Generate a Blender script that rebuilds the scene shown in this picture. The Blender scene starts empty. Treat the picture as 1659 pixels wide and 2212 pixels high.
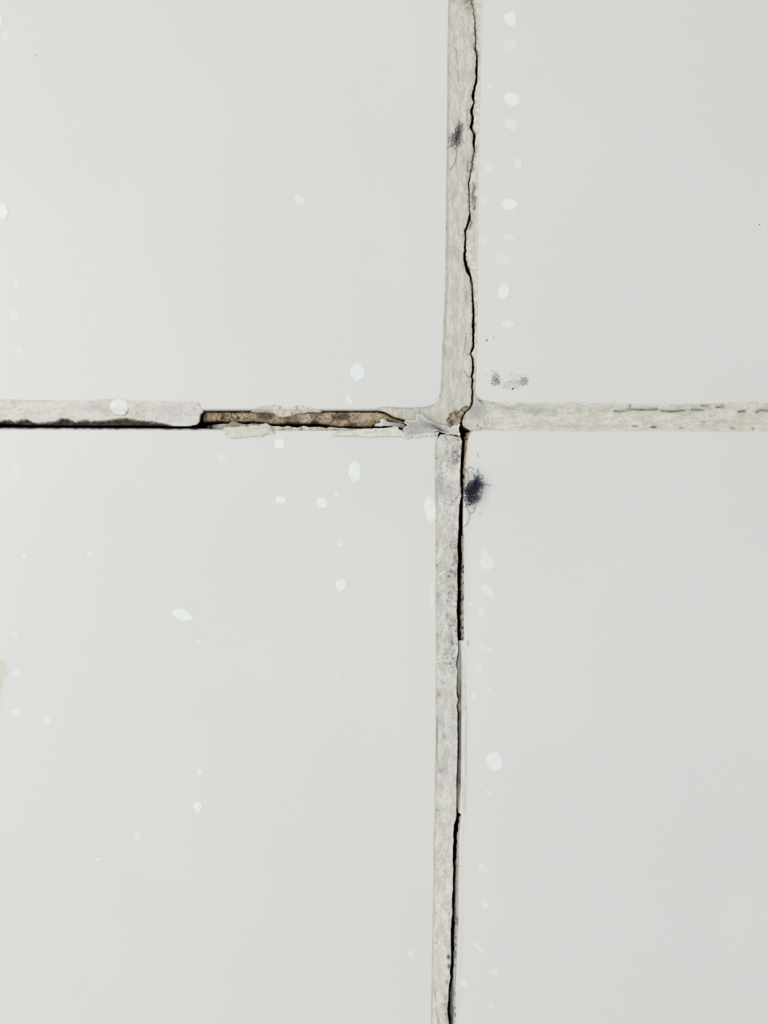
import bpy, math, random
import numpy as np
from mathutils import Vector
from mathutils.geometry import delaunay_2d_cdt

S = bpy.context.scene
C = S.collection
PX = 1e-4            # one photo pixel on the tile surface is a tenth of a millimetre
W, H = 1659, 2212

# ---------------------------------------------------------------- camera, light, exposure
cam_data = bpy.data.cameras.new('camera')
cam = bpy.data.objects.new('camera', cam_data); C.objects.link(cam)
CAM_H = 0.30
cam.location = (0, 0, CAM_H)
cam_data.sensor_fit = 'VERTICAL'
cam_data.sensor_height = 24
cam_data.lens = 24 * CAM_H / (H * PX)
cam_data.clip_start = 0.005
cam_data.clip_end = 50
S.camera = cam

world = bpy.data.worlds.new('room_light'); S.world = world
world.use_nodes = True
bg = world.node_tree.nodes['Background']
bg.inputs['Color'].default_value = (0.985, 1.0, 1.0, 1)
bg.inputs['Strength'].default_value = 0.605

def area(name, loc, target, size, power, col):
    l = bpy.data.lights.new(name, 'AREA'); l.shape = 'RECTANGLE'; l.size, l.size_y = size
    l.energy = power; l.color = col
    o = bpy.data.objects.new(name, l); C.objects.link(o); o.location = loc
    o.rotation_euler = (Vector(target) - Vector(loc)).to_track_quat('-Z', 'Y').to_euler()
    return o
area('window_light', (-0.62, 0.06, 0.66), (0, 0, 0), (0.5, 0.7), 3.45, (1.0, 0.985, 0.96))

vs = S.view_settings
S.display_settings.display_device = 'sRGB'
vs.view_transform = 'Standard'; vs.look = 'None'; vs.gamma = 1.0; vs.use_curve_mapping = False
vs.exposure = 0.02

# ---------------------------------------------------------------- numeric helpers
def _hash(ix, iy, seed):
    h = (ix.astype(np.int64) * 374761393 + iy.astype(np.int64) * 668265263 + seed * 1442695041) & 0xFFFFFFFF
    h = ((h ^ (h >> 13)) * 1274126177) & 0xFFFFFFFF
    return ((h ^ (h >> 16)) & 0xFFFFFF) / float(0xFFFFFF)

def vnoise(x, y, scale, seed=0):
    x = np.asarray(x, float) / scale; y = np.asarray(y, float) / scale
    ix = np.floor(x); iy = np.floor(y); fx = x - ix; fy = y - iy
    fx = fx * fx * (3 - 2 * fx); fy = fy * fy * (3 - 2 * fy)
    a = _hash(ix, iy, seed); b = _hash(ix + 1, iy, seed); c = _hash(ix, iy + 1, seed); d = _hash(ix + 1, iy + 1, seed)
    return (a * (1 - fx) + b * fx) * (1 - fy) + (c * (1 - fx) + d * fx) * fy

def fbm(x, y, scale, octaves=4, seed=0):
    s = 0; amp = 1; tot = 0
    for o in range(octaves):
        s = s + amp * (vnoise(x, y, scale / 2 ** o, seed + o * 17) - 0.5) * 2; tot += amp; amp *= 0.55
    return s / tot

def ss(a, b, x):
    t = np.clip((np.asarray(x, float) - a) / (b - a), 0, 1); return t * t * (3 - 2 * t)

def resample(pts, step, closed=True):
    P = [np.array(p, float) for p in pts]
    if closed: P.append(P[0])
    out = []
    for a, b in zip(P[:-1], P[1:]):
        L = np.linalg.norm(b - a)
        mid = (a + b) / 2
        far = mid[0] < -60 or mid[0] > W + 60 or mid[1] < -60 or mid[1] > H + 60
        n = max(1, int(L / (25 if far and L > 100 else step)))
        for i in range(n): out.append(a + (b - a) * i / n)
    if not closed: out.append(P[-1])
    return np.array(out)

def seg_dist(X, Y, poly, closed=True):
    """smallest distance of every point to a polyline"""
    X = np.asarray(X, float); Y = np.asarray(Y, float)
    P = np.array(poly, float)
    A = P if closed else P[:-1]
    B = np.roll(P, -1, axis=0) if closed else P[1:]
    out = np.full(X.shape, 1e9)
    dx = B[:, 0] - A[:, 0]; dy = B[:, 1] - A[:, 1]; L2 = dx * dx + dy * dy + 1e-12
    for i0 in range(0, len(X), 4000):
        x = X[i0:i0 + 4000, None]; y = Y[i0:i0 + 4000, None]
        t = np.clip(((x - A[:, 0]) * dx + (y - A[:, 1]) * dy) / L2, 0, 1)
        ex = x - A[:, 0] - t * dx; ey = y - A[:, 1] - t * dy
        out[i0:i0 + 4000] = np.sqrt((ex * ex + ey * ey).min(axis=1))
    return out

def inside(X, Y, poly):
    P = np.array(poly, float); Q = np.roll(P, -1, axis=0)
    X = np.asarray(X, float); Y = np.asarray(Y, float)
    out = np.zeros(X.shape, bool)
    den = Q[:, 1] - P[:, 1]; den = np.where(np.abs(den) < 1e-12, 1e-12, den)
    for i0 in range(0, len(X), 4000):
        x = X[i0:i0 + 4000, None]; y = Y[i0:i0 + 4000, None]
        c = (P[:, 1] > y) != (Q[:, 1] > y)
        xi = P[:, 0] + (y - P[:, 1]) * (Q[:, 0] - P[:, 0]) / den
        out[i0:i0 + 4000] = ((c & (x < xi)).sum(axis=1) % 2) == 1
    return out

def to_m(X, Y, Z):
    return np.stack([(np.asarray(X) - W / 2) * PX, (H / 2 - np.asarray(Y)) * PX, np.asarray(Z) * PX], axis=1)

def gauss(x, y, cx, cy, rx, ry, rot=0):
    c, s = math.cos(rot), math.sin(rot)
    u = ((x - cx) * c + (y - cy) * s) / rx; v = (-(x - cx) * s + (y - cy) * c) / ry
    return np.exp(-(u * u + v * v))

# ---------------------------------------------------------------- materials
def mat(name):
    m = bpy.data.materials.new(name); m.use_nodes = True
    nt = m.node_tree; b = nt.nodes['Principled BSDF']
    return m, nt, b

def rgb(r, g, b):
    f = lambda c: ((c / 255 + 0.055) / 1.055) ** 2.4 if c / 255 > 0.04045 else c / 255 / 12.92
    return (f(r), f(g), f(b), 1)

class NT:
    def __init__(s, nt): s.nt = nt; s.tc = nt.nodes.new('ShaderNodeTexCoord')
    def noise(s, scale, detail=3, rough=0.6, stretch=None):
        n = s.nt.nodes.new('ShaderNodeTexNoise'); n.inputs['Scale'].default_value = scale
        n.inputs['Detail'].default_value = detail; n.inputs['Roughness'].default_value = rough
        if stretch:
            mp = s.nt.nodes.new('ShaderNodeMapping'); mp.inputs['Scale'].default_value = stretch
            s.nt.links.new(s.tc.outputs['Object'], mp.inputs['Vector']); s.nt.links.new(mp.outputs[0], n.inputs['Vector'])
        else: s.nt.links.new(s.tc.outputs['Object'], n.inputs['Vector'])
        return n.outputs['Fac']
    def ramp(s, v, a, b, lo=0.0, hi=1.0):
        n = s.nt.nodes.new('ShaderNodeMapRange'); n.interpolation_type = 'SMOOTHSTEP'
        n.inputs['From Min'].default_value = a; n.inputs['From Max'].default_value = b
        n.inputs['To Min'].default_value = lo; n.inputs['To Max'].default_value = hi
        s.nt.links.new(v, n.inputs['Value']); return n.outputs['Result']
    def mix(s, f, a, b):
        n = s.nt.nodes.new('ShaderNodeMix'); n.data_type = 'RGBA'
        for v, i in ((f, 0), (a, 6), (b, 7)):
            if hasattr(v, 'is_output') or hasattr(v, 'node'): s.nt.links.new(v, n.inputs[i])
            else: n.inputs[i].default_value = v
        return n.outputs[2]
    def math(s, op, a, b):
        n = s.nt.nodes.new('ShaderNodeMath'); n.operation = op; n.use_clamp = False
        for v, i in ((a, 0), (b, 1)):
            if hasattr(v, 'node'): s.nt.links.new(v, n.inputs[i])
            else: n.inputs[i].default_value = v
        return n.outputs[0]
    def masks(s):
        a = s.nt.nodes.new('ShaderNodeAttribute'); a.attribute_name = 'stain'
        sep = s.nt.nodes.new('ShaderNodeSeparateColor'); s.nt.links.new(a.outputs['Color'], sep.inputs[0])
        return sep.outputs[0], sep.outputs[1], sep.outputs[2], a.outputs['Alpha']
    def bump(s, h, strength, dist, bsdf):
        n = s.nt.nodes.new('ShaderNodeBump'); n.inputs['Strength'].default_value = strength
        n.inputs['Distance'].default_value = dist
        s.nt.links.new(h, n.inputs['Height']); s.nt.links.new(n.outputs[0], bsdf.inputs['Normal'])

def grout_mat(name, base, tint, specks, spec_scale=3200, stretch=None, rough=0.85):
    """cement grout: blotches, fine grain, dark pores; stain masks R brown, G black grime and painted shade, B green algae, A cement grey and painted shade"""
    m, nt, b = mat(name); n = NT(nt)
    blotch = n.noise(450, 4, 0.6, stretch); grain = n.noise(5200, 3, 0.7); pore = n.noise(spec_scale, 2, 0.5)
    pz = n.noise(260, 2, 0.5)
    col = n.mix(n.ramp(blotch, 0.38, 0.64), base, tint)
    col = n.mix(n.ramp(grain, 0.35, 0.7, 0, 0.22), col, rgb(238, 236, 228))
    col = n.mix(n.ramp(grain, 0.5, 0.3, 0, 0.22), col, rgb(150, 148, 140))
    mid = n.noise(1300, 4, 0.7, stretch)
    col = n.mix(n.ramp(mid, 0.5, 0.68, 0, 0.55), col, rgb(194, 188, 180))
    col = n.mix(n.ramp(mid, 0.45, 0.32, 0, 0.5), col, rgb(238, 236, 230))
    R, G, B, A = n.masks()
    col = n.mix(n.math('MULTIPLY', A, n.ramp(grain, 0.2, 0.7, 1, 0.6)), col, rgb(168, 169, 168))
    col = n.mix(n.math('MULTIPLY', B, n.ramp(grain, 0.3, 0.65, 1, 0.3)), col, rgb(140, 138, 104))
    brown = n.mix(n.ramp(n.noise(1500, 3, 0.65), 0.36, 0.6), rgb(80, 64, 54), rgb(216, 194, 162))
    brown = n.mix(n.ramp(grain, 0.55, 0.35, 0, 0.6), brown, rgb(96, 74, 54))
    brown = n.mix(n.ramp(n.noise(220, 1, 0.5), 0.5, 0.65, 0, .7), brown, n.mix(0.5, brown, rgb(150, 112, 66)))
    brown = n.mix(n.ramp(n.noise(4200, 2, .6), .52, .7, 0, .55), brown, rgb(222, 206, 178))
    col = n.mix(R, col, brown)
    col = n.mix(G, col, n.mix(n.ramp(grain, 0.3, 0.7), rgb(16, 13, 12), rgb(44, 37, 33)))
    sp = n.math('MULTIPLY', n.ramp(pore, 0.665, 0.72), n.ramp(pz, 0.42, 0.62, 0, specks))
    col = n.mix(sp, col, rgb(52, 46, 40))
    nt.links.new(col, b.inputs['Base Color'])
    b.inputs['Roughness'].default_value = rough; b.inputs['Specular IOR Level'].default_value = 0.25
    n.bump(grain, 0.55, 1.2e-4, b)
    return m

M = {}
M['grout_warm'] = grout_mat('aged_grout', rgb(226, 223, 214), rgb(208, 203, 190), 0.55, stretch=(2.6, 0.6, 1))
M['grout_pale'] = grout_mat('chalky_grout', rgb(233, 231, 223), rgb(218, 214, 201), 0.6, stretch=(0.7, 2.0, 1))
M['grout_rough'] = grout_mat('sandy_grout', rgb(235, 233, 226), rgb(214, 211, 202), 1.0, 3600, stretch=(1.6, 0.7, 1))
M['grout_smooth'] = grout_mat('smooth_grout', rgb(232, 230, 224), rgb(224, 218, 212), 0.25, stretch=(0.6, 1.6, 1), rough=0.7)
M['mortar'] = grout_mat('crumbly_mortar', rgb(218, 198, 166), rgb(172, 138, 98), 1.0, 3000)
M['flake'] = grout_mat('peeled_skin', rgb(236, 233, 222), rgb(226, 222, 210), 0.45)
M['flake_pale'] = grout_mat('pale_peeled_skin', rgb(238, 236, 231), rgb(228, 227, 224), 0.15, rough=0.6)
M['flake_grey'] = grout_mat('grey_peeled_skin', rgb(226, 225, 222), rgb(208, 207, 205), 0.1, rough=0.5)

m, nt, b = mat('white_glaze'); n = NT(nt)
col = n.mix(n.ramp(n.noise(14, 2, 0.5), 0.35, 0.65), rgb(229, 230, 227), rgb(232, 231, 229))
col = n.mix(n.ramp(n.noise(9000, 1, 0.5), 0.3, 0.7, 0, 0.3), col, rgb(225, 226, 223))
R, G, B, A = n.masks()
gr = n.noise(3500, 3, 0.7)
col = n.mix(n.math('MULTIPLY', A, n.ramp(gr, 0.3, 0.7, 0.7, 1.0)), col, rgb(205, 196, 178))
col = n.mix(B, col, rgb(170, 172, 140))
col = n.mix(n.math('MULTIPLY', R, n.ramp(gr, 0.35, 0.6, 0.5, 1)), col, n.mix(n.ramp(gr, 0.4, 0.62), rgb(92, 66, 48), rgb(196, 168, 146)))
col = n.mix(n.math('MULTIPLY', G, n.ramp(gr, 0.3, 0.65, 1, 0.75)), col, rgb(14, 11, 10))  # black edge grime, plus gap shade painted down the tile sides
nt.links.new(col, b.inputs['Base Color'])
b.inputs['Roughness'].default_value = 0.32; b.inputs['Specular IOR Level'].default_value = 0.35
n.bump(n.noise(60, 2, 0.5), 0.10, 1e-3, b)
M['tile'] = m

m, nt, b = mat('dark_mortar_bed'); n = NT(nt)
nt.links.new(n.mix(n.ramp(n.noise(1200, 3, 0.6), 0.35, 0.65), rgb(10, 8, 8), rgb(26, 21, 18)), b.inputs['Base Color'])
b.inputs['Roughness'].default_value = 1.0; b.inputs['Specular IOR Level'].default_value = 0.0
M['bed'] = m

def film_mat(name, c1, c2, amount, streak=(1, 1, 1)):
    """a thin dried film: thickness mask in stain.R thins it out at the rim, where the white glaze shows"""
    m, nt, b = mat(name); n = NT(nt)
    film = n.mix(n.ramp(n.noise(700, 3, 0.6), 0.35, 0.65), c1, c2)
    R, G, B, A = n.masks()
    v = n.noise(900, 3, 0.65, streak)
    nt.links.new(n.mix(n.math('MULTIPLY', R, n.ramp(v, 0.3, 0.6, amount * .7, amount)), rgb(230, 231, 228), film), b.inputs['Base Color'])
    b.inputs['Roughness'].default_value = 0.4; b.inputs['Specular IOR Level'].default_value = .35
    return m
def flat_mat(name, c1, c2, scale, rough, spec=0.3, alpha=None):
    m, nt, b = mat(name); n = NT(nt)
    nt.links.new(n.mix(n.ramp(n.noise(scale, 3, 0.6), 0.35, 0.65), c1, c2), b.inputs['Base Color'])
    b.inputs['Roughness'].default_value = rough; b.inputs['Specular IOR Level'].default_value = spec
    if alpha is not None: b.inputs['Alpha'].default_value = alpha
    return m
M['drop3'] = film_mat('dried_white_splash', rgb(243, 249, 246), rgb(247, 251, 249), .78, (2, .7, 1))
M['drop2'] = film_mat('thin_white_splash', rgb(239, 244, 242), rgb(243, 247, 245), .58)
M['drop1'] = film_mat('faint_white_splash', rgb(239, 242, 240), rgb(243, 245, 243), .42)
M['lint'] = flat_mat('navy_fibre', rgb(44, 41, 58), rgb(74, 71, 92), 900, 0.9, 0.1)
M['hair'] = flat_mat('brown_grey_hair', rgb(84, 70, 70), rgb(120, 104, 104), 900, 0.8, 0.1)
M['grey_lint'] = flat_mat('grey_violet_fibre', rgb(66, 66, 76), rgb(112, 112, 122), 900, 0.9, 0.1)
M['speck'] = flat_mat('brown_grey_dirt', rgb(120, 112, 100), rgb(152, 146, 136), 900, 0.9, 0.1)
M['speck_dark'] = flat_mat('dark_dirt', rgb(76, 72, 68), rgb(110, 106, 100), 900, 0.9, 0.1)

# ---------------------------------------------------------------- object helpers
def link_mesh(name, verts, faces, material, smooth=True, stain=None, parent=None, sharp=48):
    me = bpy.data.meshes.new(name)
    me.from_pydata([tuple(v) for v in verts], [], faces)
    me.update()
    if smooth:
        me.polygons.foreach_set('use_smooth', [True] * len(me.polygons))
        if sharp: me.set_sharp_from_angle(angle=math.radians(sharp))
    if stain is not None:
        a = me.color_attributes.new('stain', 'FLOAT_COLOR', 'POINT')
        a.data.foreach_set('color', np.clip(stain, 0, 1).astype(np.float32).ravel())
    me.materials.append(material)
    o = bpy.data.objects.new(name, me); C.objects.link(o)
    if parent: o.parent = parent
    return o

def tag(o, label, cat, group=None, kind=None):
    o['label'] = label; o['category'] = cat
    if group: o['group'] = group
    if kind: o['kind'] = kind
    return o

def slab(name, outline, ztop, zbot, material, step=1.7, edge_step=1.6, jitter=0.5, jscale=6, stain=None, side_stain_shade=(0, 0, 0, 0), seed=1, mids=1):
    """a solid with the given outline (photo px): triangulated top following ztop(x, y, d), skirt and underside following zbot(x, y, ztop)"""
    P = resample(outline, edge_step)
    if jitter:
        T = np.roll(P, -1, axis=0) - np.roll(P, 1, axis=0)
        L = np.linalg.norm(T, axis=1, keepdims=True) + 1e-9
        N = np.stack([-T[:, 1], T[:, 0]], axis=1) / L
        j = fbm(P[:, 0] + 0.37 * P[:, 1], P[:, 1], jscale, 3, seed) * jitter * 1.6
        P = P + N * j[:, None]
    x0, y0 = P.min(axis=0); x1, y1 = P.max(axis=0)
    def axis(a, b, lim):
        v = []; c = a + step / 2
        while c < b:
            v.append(c); c += step if -30 < c < lim + 30 else 14
        return np.array(v)
    gx, gy = np.meshgrid(axis(x0, x1, W), axis(y0, y1, H))
    gx = gx.ravel(); gy = gy.ravel()
    gx = gx + (_hash(np.round(gx * 10), np.round(gy * 10), 5) - .5) * step * .5
    gy = gy + (_hash(np.round(gx * 10), np.round(gy * 10), 9) - .5) * step * .5
    k = inside(gx, gy, P); gx, gy = gx[k], gy[k]
    d = seg_dist(gx, gy, P)
    k = d > step * 0.45; gx, gy, d = gx[k], gy[k], d[k]
    n = len(P)
    pts = [Vector(p) for p in P] + [Vector((a, b)) for a, b in zip(gx, gy)]
    r = delaunay_2d_cdt(pts, [(i, (i + 1) % n) for i in range(n)], [list(range(n))], 1, 1e-5)
    V = np.array([tuple(v) for v in r[0]]); F = [list(f) for f in r[2]]
    D = seg_dist(V[:, 0], V[:, 1], P)
    X, Y = V[:, 0], V[:, 1]
    zt = ztop(X, Y, D); zb = np.minimum(zbot(X, Y, zt), zt - 0.25)
    nv = len(V)
    # boundary edges of the triangulation
    from collections import defaultdict
    cnt = {}
    Fo = []
    for f in F:
        a, b_, c = f[0], f[1], f[2]
        ar = (V[b_][0] - V[a][0]) * (V[c][1] - V[a][1]) - (V[b_][1] - V[a][1]) * (V[c][0] - V[a][0])
        if ar > 0: f = f[::-1]          # photo y points down, world y up
        Fo.append(f)
        for i in range(len(f)):
            e = (f[i], f[(i + 1) % len(f)])
            if (e[1], e[0]) in cnt: del cnt[(e[1], e[0])]
            else: cnt[e] = 1
    bverts = sorted({v for e in cnt for v in e}); bi = {v: i for i, v in enumerate(bverts)}
    bv = np.array(bverts)
    verts = [to_m(X, Y, zt), to_m(X, Y, zb)]
    ring = 2 * nv
    nb = len(bv)
    levels = []
    for q in range(mids):
        t = (q + 1) / (mids + 1) * 0.35
        verts.append(to_m(X[bv], Y[bv], zt[bv] * (1 - t) + zb[bv] * t)); levels.append(ring + q * nb)
    faces = list(Fo) + [[v + nv for v in reversed(f)] for f in Fo]
    for (a, b_) in cnt:
        chain_a = [a] + [l + bi[a] for l in levels] + [a + nv]
        chain_b = [b_] + [l + bi[b_] for l in levels] + [b_ + nv]
        for i in range(len(chain_a) - 1):
            faces.append([chain_b[i], chain_a[i], chain_a[i + 1], chain_b[i + 1]])
    st = None
    s0 = np.zeros((nv, 4)) if stain is None else stain(X, Y, D, zt)
    side = np.tile(np.array(side_stain_shade, float), (nv + nb * mids, 1))  # side walls: brown stain, and black that paints in the shade of the cracks
    st = np.vstack([s0, side])
    return link_mesh(name, np.vstack(verts), faces, material, True, st)

# ---------------------------------------------------------------- floor (mortar bed under the tiles)
def slab_box(name, x0, y0, x1, y1, z0, z1, material):
    v = to_m([x0, x1, x1, x0] * 2, [y0, y0, y1, y1] * 2, [z0] * 4 + [z1] * 4)
    f = [[0, 1, 2, 3], [7, 6, 5, 4], [0, 4, 5, 1], [1, 5, 6, 2], [2, 6, 7, 3], [3, 7, 4, 0]]
    return link_mesh(name, v, f, material, False)
fl = slab_box('floor', -1600, -1700, 3600, 3500, -190, -90, M['bed'])
fl['kind'] = 'structure'

# ---------------------------------------------------------------- tiles
UL = [(-1500, 887), (0, 886), (300, 887), (430, 887), (600, 887), (800, 887), (930, 884), (950, 879), (957, 868), (962, 800), (966, 700), (970, 600), (971, 400), (973, 200), (975, 0), (977, -1600), (-1500, -1600)]
LL = [(-1500, 923), (0, 923), (200, 924), (400, 925), (600, 926), (800, 926), (930, 928), (942, 931), (947, 938), (948, 1100), (949, 1400), (949, 1600), (947, 1700), (944, 1850), (942, 2000), (938, 2212), (934, 3400), (-1500, 3400)]
UR = [(1040, -1600), (1038, 0), (1033, 100), (1031, 200), (1028, 300), (1027, 400), (1027, 700), (1025, 750), (1024, 850), (1027, 864), (1036, 873), (1050, 877), (1130, 880), (1300, 881), (1400, 882), (1500, 882), (1659, 879), (3500, 870), (3500, -1600)]
LR = [(1005, 960), (1008, 945), (1013, 932), (1024, 923), (1060, 920), (1300, 921), (1659, 922), (3500, 924), (3500, 3400), (978, 3400), (979, 2212), (984, 2100), (988, 2000), (989, 1900), (991, 1800), (996, 1757), (998, 1700), (999, 1600), (999, 1400), (999, 1200), (1000, 1100), (1002, 1000)]
TILES = (UL, LL, UR, LR)
BEV = 8.0
DROP = 7.0
def bevel(d):
    t = np.clip(d / BEV, 0, 1)
    cushion = -1.6 * (1 - ss(0, 1, d / 95.0)) ** 1.5      # the glazed face swells very gently up from its rim
    return cushion - DROP * (1 - np.sqrt(np.clip(1 - (1 - t) ** 2, 0, 1)))
def tile_height(X, Y):
    """height of the glazed surface under each point, None (nan) in the joint"""
    X = np.asarray(X, float); Y = np.asarray(Y, float)
    out = np.full(X.shape, np.nan)
    for T in TILES:
        k = inside(X, Y, T)
        if k.any(): out[k] = bevel(seg_dist(X[k], Y[k], T))
    return out

def tile(name, outline, label, stainfn):
    P = resample(outline, 4)
    n = len(P)
    T = np.roll(P, -1, axis=0) - np.roll(P, 1, axis=0)
    N = np.stack([-T[:, 1], T[:, 0]], axis=1) / (np.linalg.norm(T, axis=1, keepdims=True) + 1e-9)
    if np.sum(P[:, 0] * np.roll(P[:, 1], -1) - np.roll(P[:, 0], -1) * P[:, 1]) < 0: N = -N
    cand = []
    for o_ in (0.7, 1.6, 2.8, 4.4, 6.2, BEV, 12, 18, 27, 40, 56, 75, 95):
        Q = P + N * o_
        k = inside(Q[:, 0], Q[:, 1], P); Q = Q[k]
        Q = Q[seg_dist(Q[:, 0], Q[:, 1], P) > o_ * 0.93]
        if o_ > 20: Q = Q[::3]
        cand.append(Q)
    gx, gy = np.meshgrid(np.arange(P[:, 0].min() + 40, P[:, 0].max() - 40, 60.), np.arange(P[:, 1].min() + 40, P[:, 1].max() - 40, 60.))
    G = np.stack([gx.ravel() + 7 * np.sin(gy.ravel()), gy.ravel() + 5 * np.sin(gx.ravel())], axis=1)
    G = G[inside(G[:, 0], G[:, 1], P)]; G = G[seg_dist(G[:, 0], G[:, 1], P) > 115]
    pts = np.vstack([P] + cand + [G])
    r = delaunay_2d_cdt([Vector(q) for q in pts], [(i, (i + 1) % n) for i in range(n)], [list(range(n))], 1, 1e-4)
    V = np.array([tuple(v) for v in r[0]]); X, Y = V[:, 0], V[:, 1]; D = seg_dist(X, Y, P)
    zt = bevel(D)
    faces = []; cnt = {}
    for f in r[2]:
        a, b_, c = f[0], f[1], f[2]
        ar = (V[b_][0] - V[a][0]) * (V[c][1] - V[a][1]) - (V[b_][1] - V[a][1]) * (V[c][0] - V[a][0])
        f = list(f)[::-1] if ar > 0 else list(f)
        faces.append(f)
        for i in range(len(f)):
            e = (f[i], f[(i + 1) % len(f)])
            if (e[1], e[0]) in cnt: del cnt[(e[1], e[0])]
            else: cnt[e] = 1
    bv = np.array(sorted({v for e in cnt for v in e})); bi = {v: i for i, v in enumerate(bv)}; nb = len(bv)
    rings = [to_m(X, Y, zt)]; st = [stainfn(X, Y, D, zt)]
    levels = (-12, -16, -22, -32, -50, -90)
    for z in levels:
        rings.append(to_m(X[bv], Y[bv], np.full(nb, float(z)))); st.append(stainfn(X[bv], Y[bv], np.zeros(nb), np.full(nb, float(z))))
    nv = len(V)
    for (a, b_) in cnt:
        ca = [a] + [nv + q * nb + bi[a] for q in range(len(levels))]; cb = [b_] + [nv + q * nb + bi[b_] for q in range(len(levels))]
        for i in range(len(levels)): faces.append([cb[i], ca[i], ca[i + 1], cb[i + 1]])
    # underside
    order = {a: b_ for (a, b_) in cnt}; loop = []; c = next(iter(order)); 
    while c not in loop[:1] and len(loop) < nb: loop.append(c); c = order[c]
    faces.append([nv + (len(levels) - 1) * nb + bi[v] for v in reversed(loop)])
    o = link_mesh(name, np.vstack(rings), faces, M['tile'], True, np.vstack(st))
    return tag(o, label, 'tile')

def st4(R=0, G=0, B=0, A=0):
    R, G, B, A = np.broadcast_arrays(R, G, B, A); return np.stack([R, G, B, A], axis=1).astype(float)

def st_UL(x, y, d, z):
    e = ss(-5, -20, z)
    br = ss(430, 450, x) * ss(880, 860, x) * ss(880, 884, y) * 0.9
    return st4(np.maximum(e * 0.8, br * ss(5, 1, d) * .6), e * ss(-18, -35, z), 0, 0)  # sides stained brown; the black with depth is painted gap shade
def st_LL(x, y, d, z):
    e = ss(-8, -20, z)  # deep side coloured black to stand for shade in the joint
    hair = ss(940, 932, y) * ss(450, 430, x) * ss(6, 1.2, d) * (0.35 + 0.9 * vnoise(x, y, 9, 3))
    g2 = ss(940, 932, y) * ss(430, 450, x) * ss(900, 880, x) * ss(6, 1, d) * (0.5 + .5 * vnoise(x, y, 12, 4))
    return st4(0, np.maximum(hair, e), g2, 0)
def st_UR(x, y, d, z):
    return st4(ss(-8, -20, z) * 0.6, ss(-15, -40, z), 0, ss(6, 1, d) * ss(700, 760, y) * 0.4)  # brown side, with joint shade painted black lower down
def st_LR(x, y, d, z):
    left = ss(1040, 1015, x)
    up = left * ss(900, 930, y) * ss(1080, 1040, y)
    br = up * ss(7.5, 1.5, d) * (0.55 + .6 * vnoise(x, y, 7, 5))
    mid = left * ss(1130, 1160, y) * ss(1395, 1380, y) * ss(6.5, 1.5, d) * (0.2 + 1.2 * vnoise(x, y, 13, 6))
    low = left * ss(1760, 1790, y) * ss(3.5, .5, d) * (0.1 + .5 * vnoise(x, y, 22, 8))
    warm = left * ss(16, 4, d) * (0.35 * ss(920, 1000, y) * ss(1400, 1300, y) + .25 * ss(1500, 1560, y) + .15 * vnoise(x, y, 40, 3))
    e = ss(-11, -24, z)  # tile side darkens with depth: shade of the gap put into colour
    return st4(np.maximum.reduce([br, mid, low]), np.maximum(e, up * ss(2, 0, d) * .7), 0, warm)

tile('ceramic_tile', UL, 'white glazed tile above the brown hollow and beside the cracked upright grout line', st_UL)
tile('ceramic_tile', LL, 'white glazed tile under the peeled grout flakes, dotted with many white splashes', st_LL)
tile('ceramic_tile', UR, 'white glazed tile with a speckled brown dirt smudge near its rounded corner', st_UR)
tile('ceramic_tile', LR, 'white glazed tile touched by the dark lint tuft, edge stained brown along the gap', st_LR)

# ---------------------------------------------------------------- grout in the joints
def crevice(X, Y, pts, w):
    return np.exp(-(seg_dist(X, Y, pts, closed=False) / w) ** 2)

def make_top(base=-3.0, amp=1.0, film=0.45, round_=1.3, seed=1, extra=None, nscale=14):
    def f(X, Y, D):
        th = tile_height(X, Y); on = ~np.isnan(th)
        z = base + amp * fbm(X, Y, nscale, 4, seed) + 0.35 * fbm(X, Y, 3.2, 2, seed + 3)
        z = z - round_ * np.exp(-D / 1.2)
        if extra is not None: z = z + extra(X, Y, D)
        fz = film * (0.35 + 0.65 * np.clip(D / 4, 0, 1)) + 0.25 * vnoise(X, Y, 5, seed + 5)
        z = np.where(on, np.maximum(z, np.where(on, th, 0) + fz), z)
        return z
    return f
def bot(depth):
    def f(X, Y, zt):
        th = tile_height(X, Y)
        return np.where(np.isnan(th), depth, np.where(np.isnan(th), 0, th) + 0.12)
    return f

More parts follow.
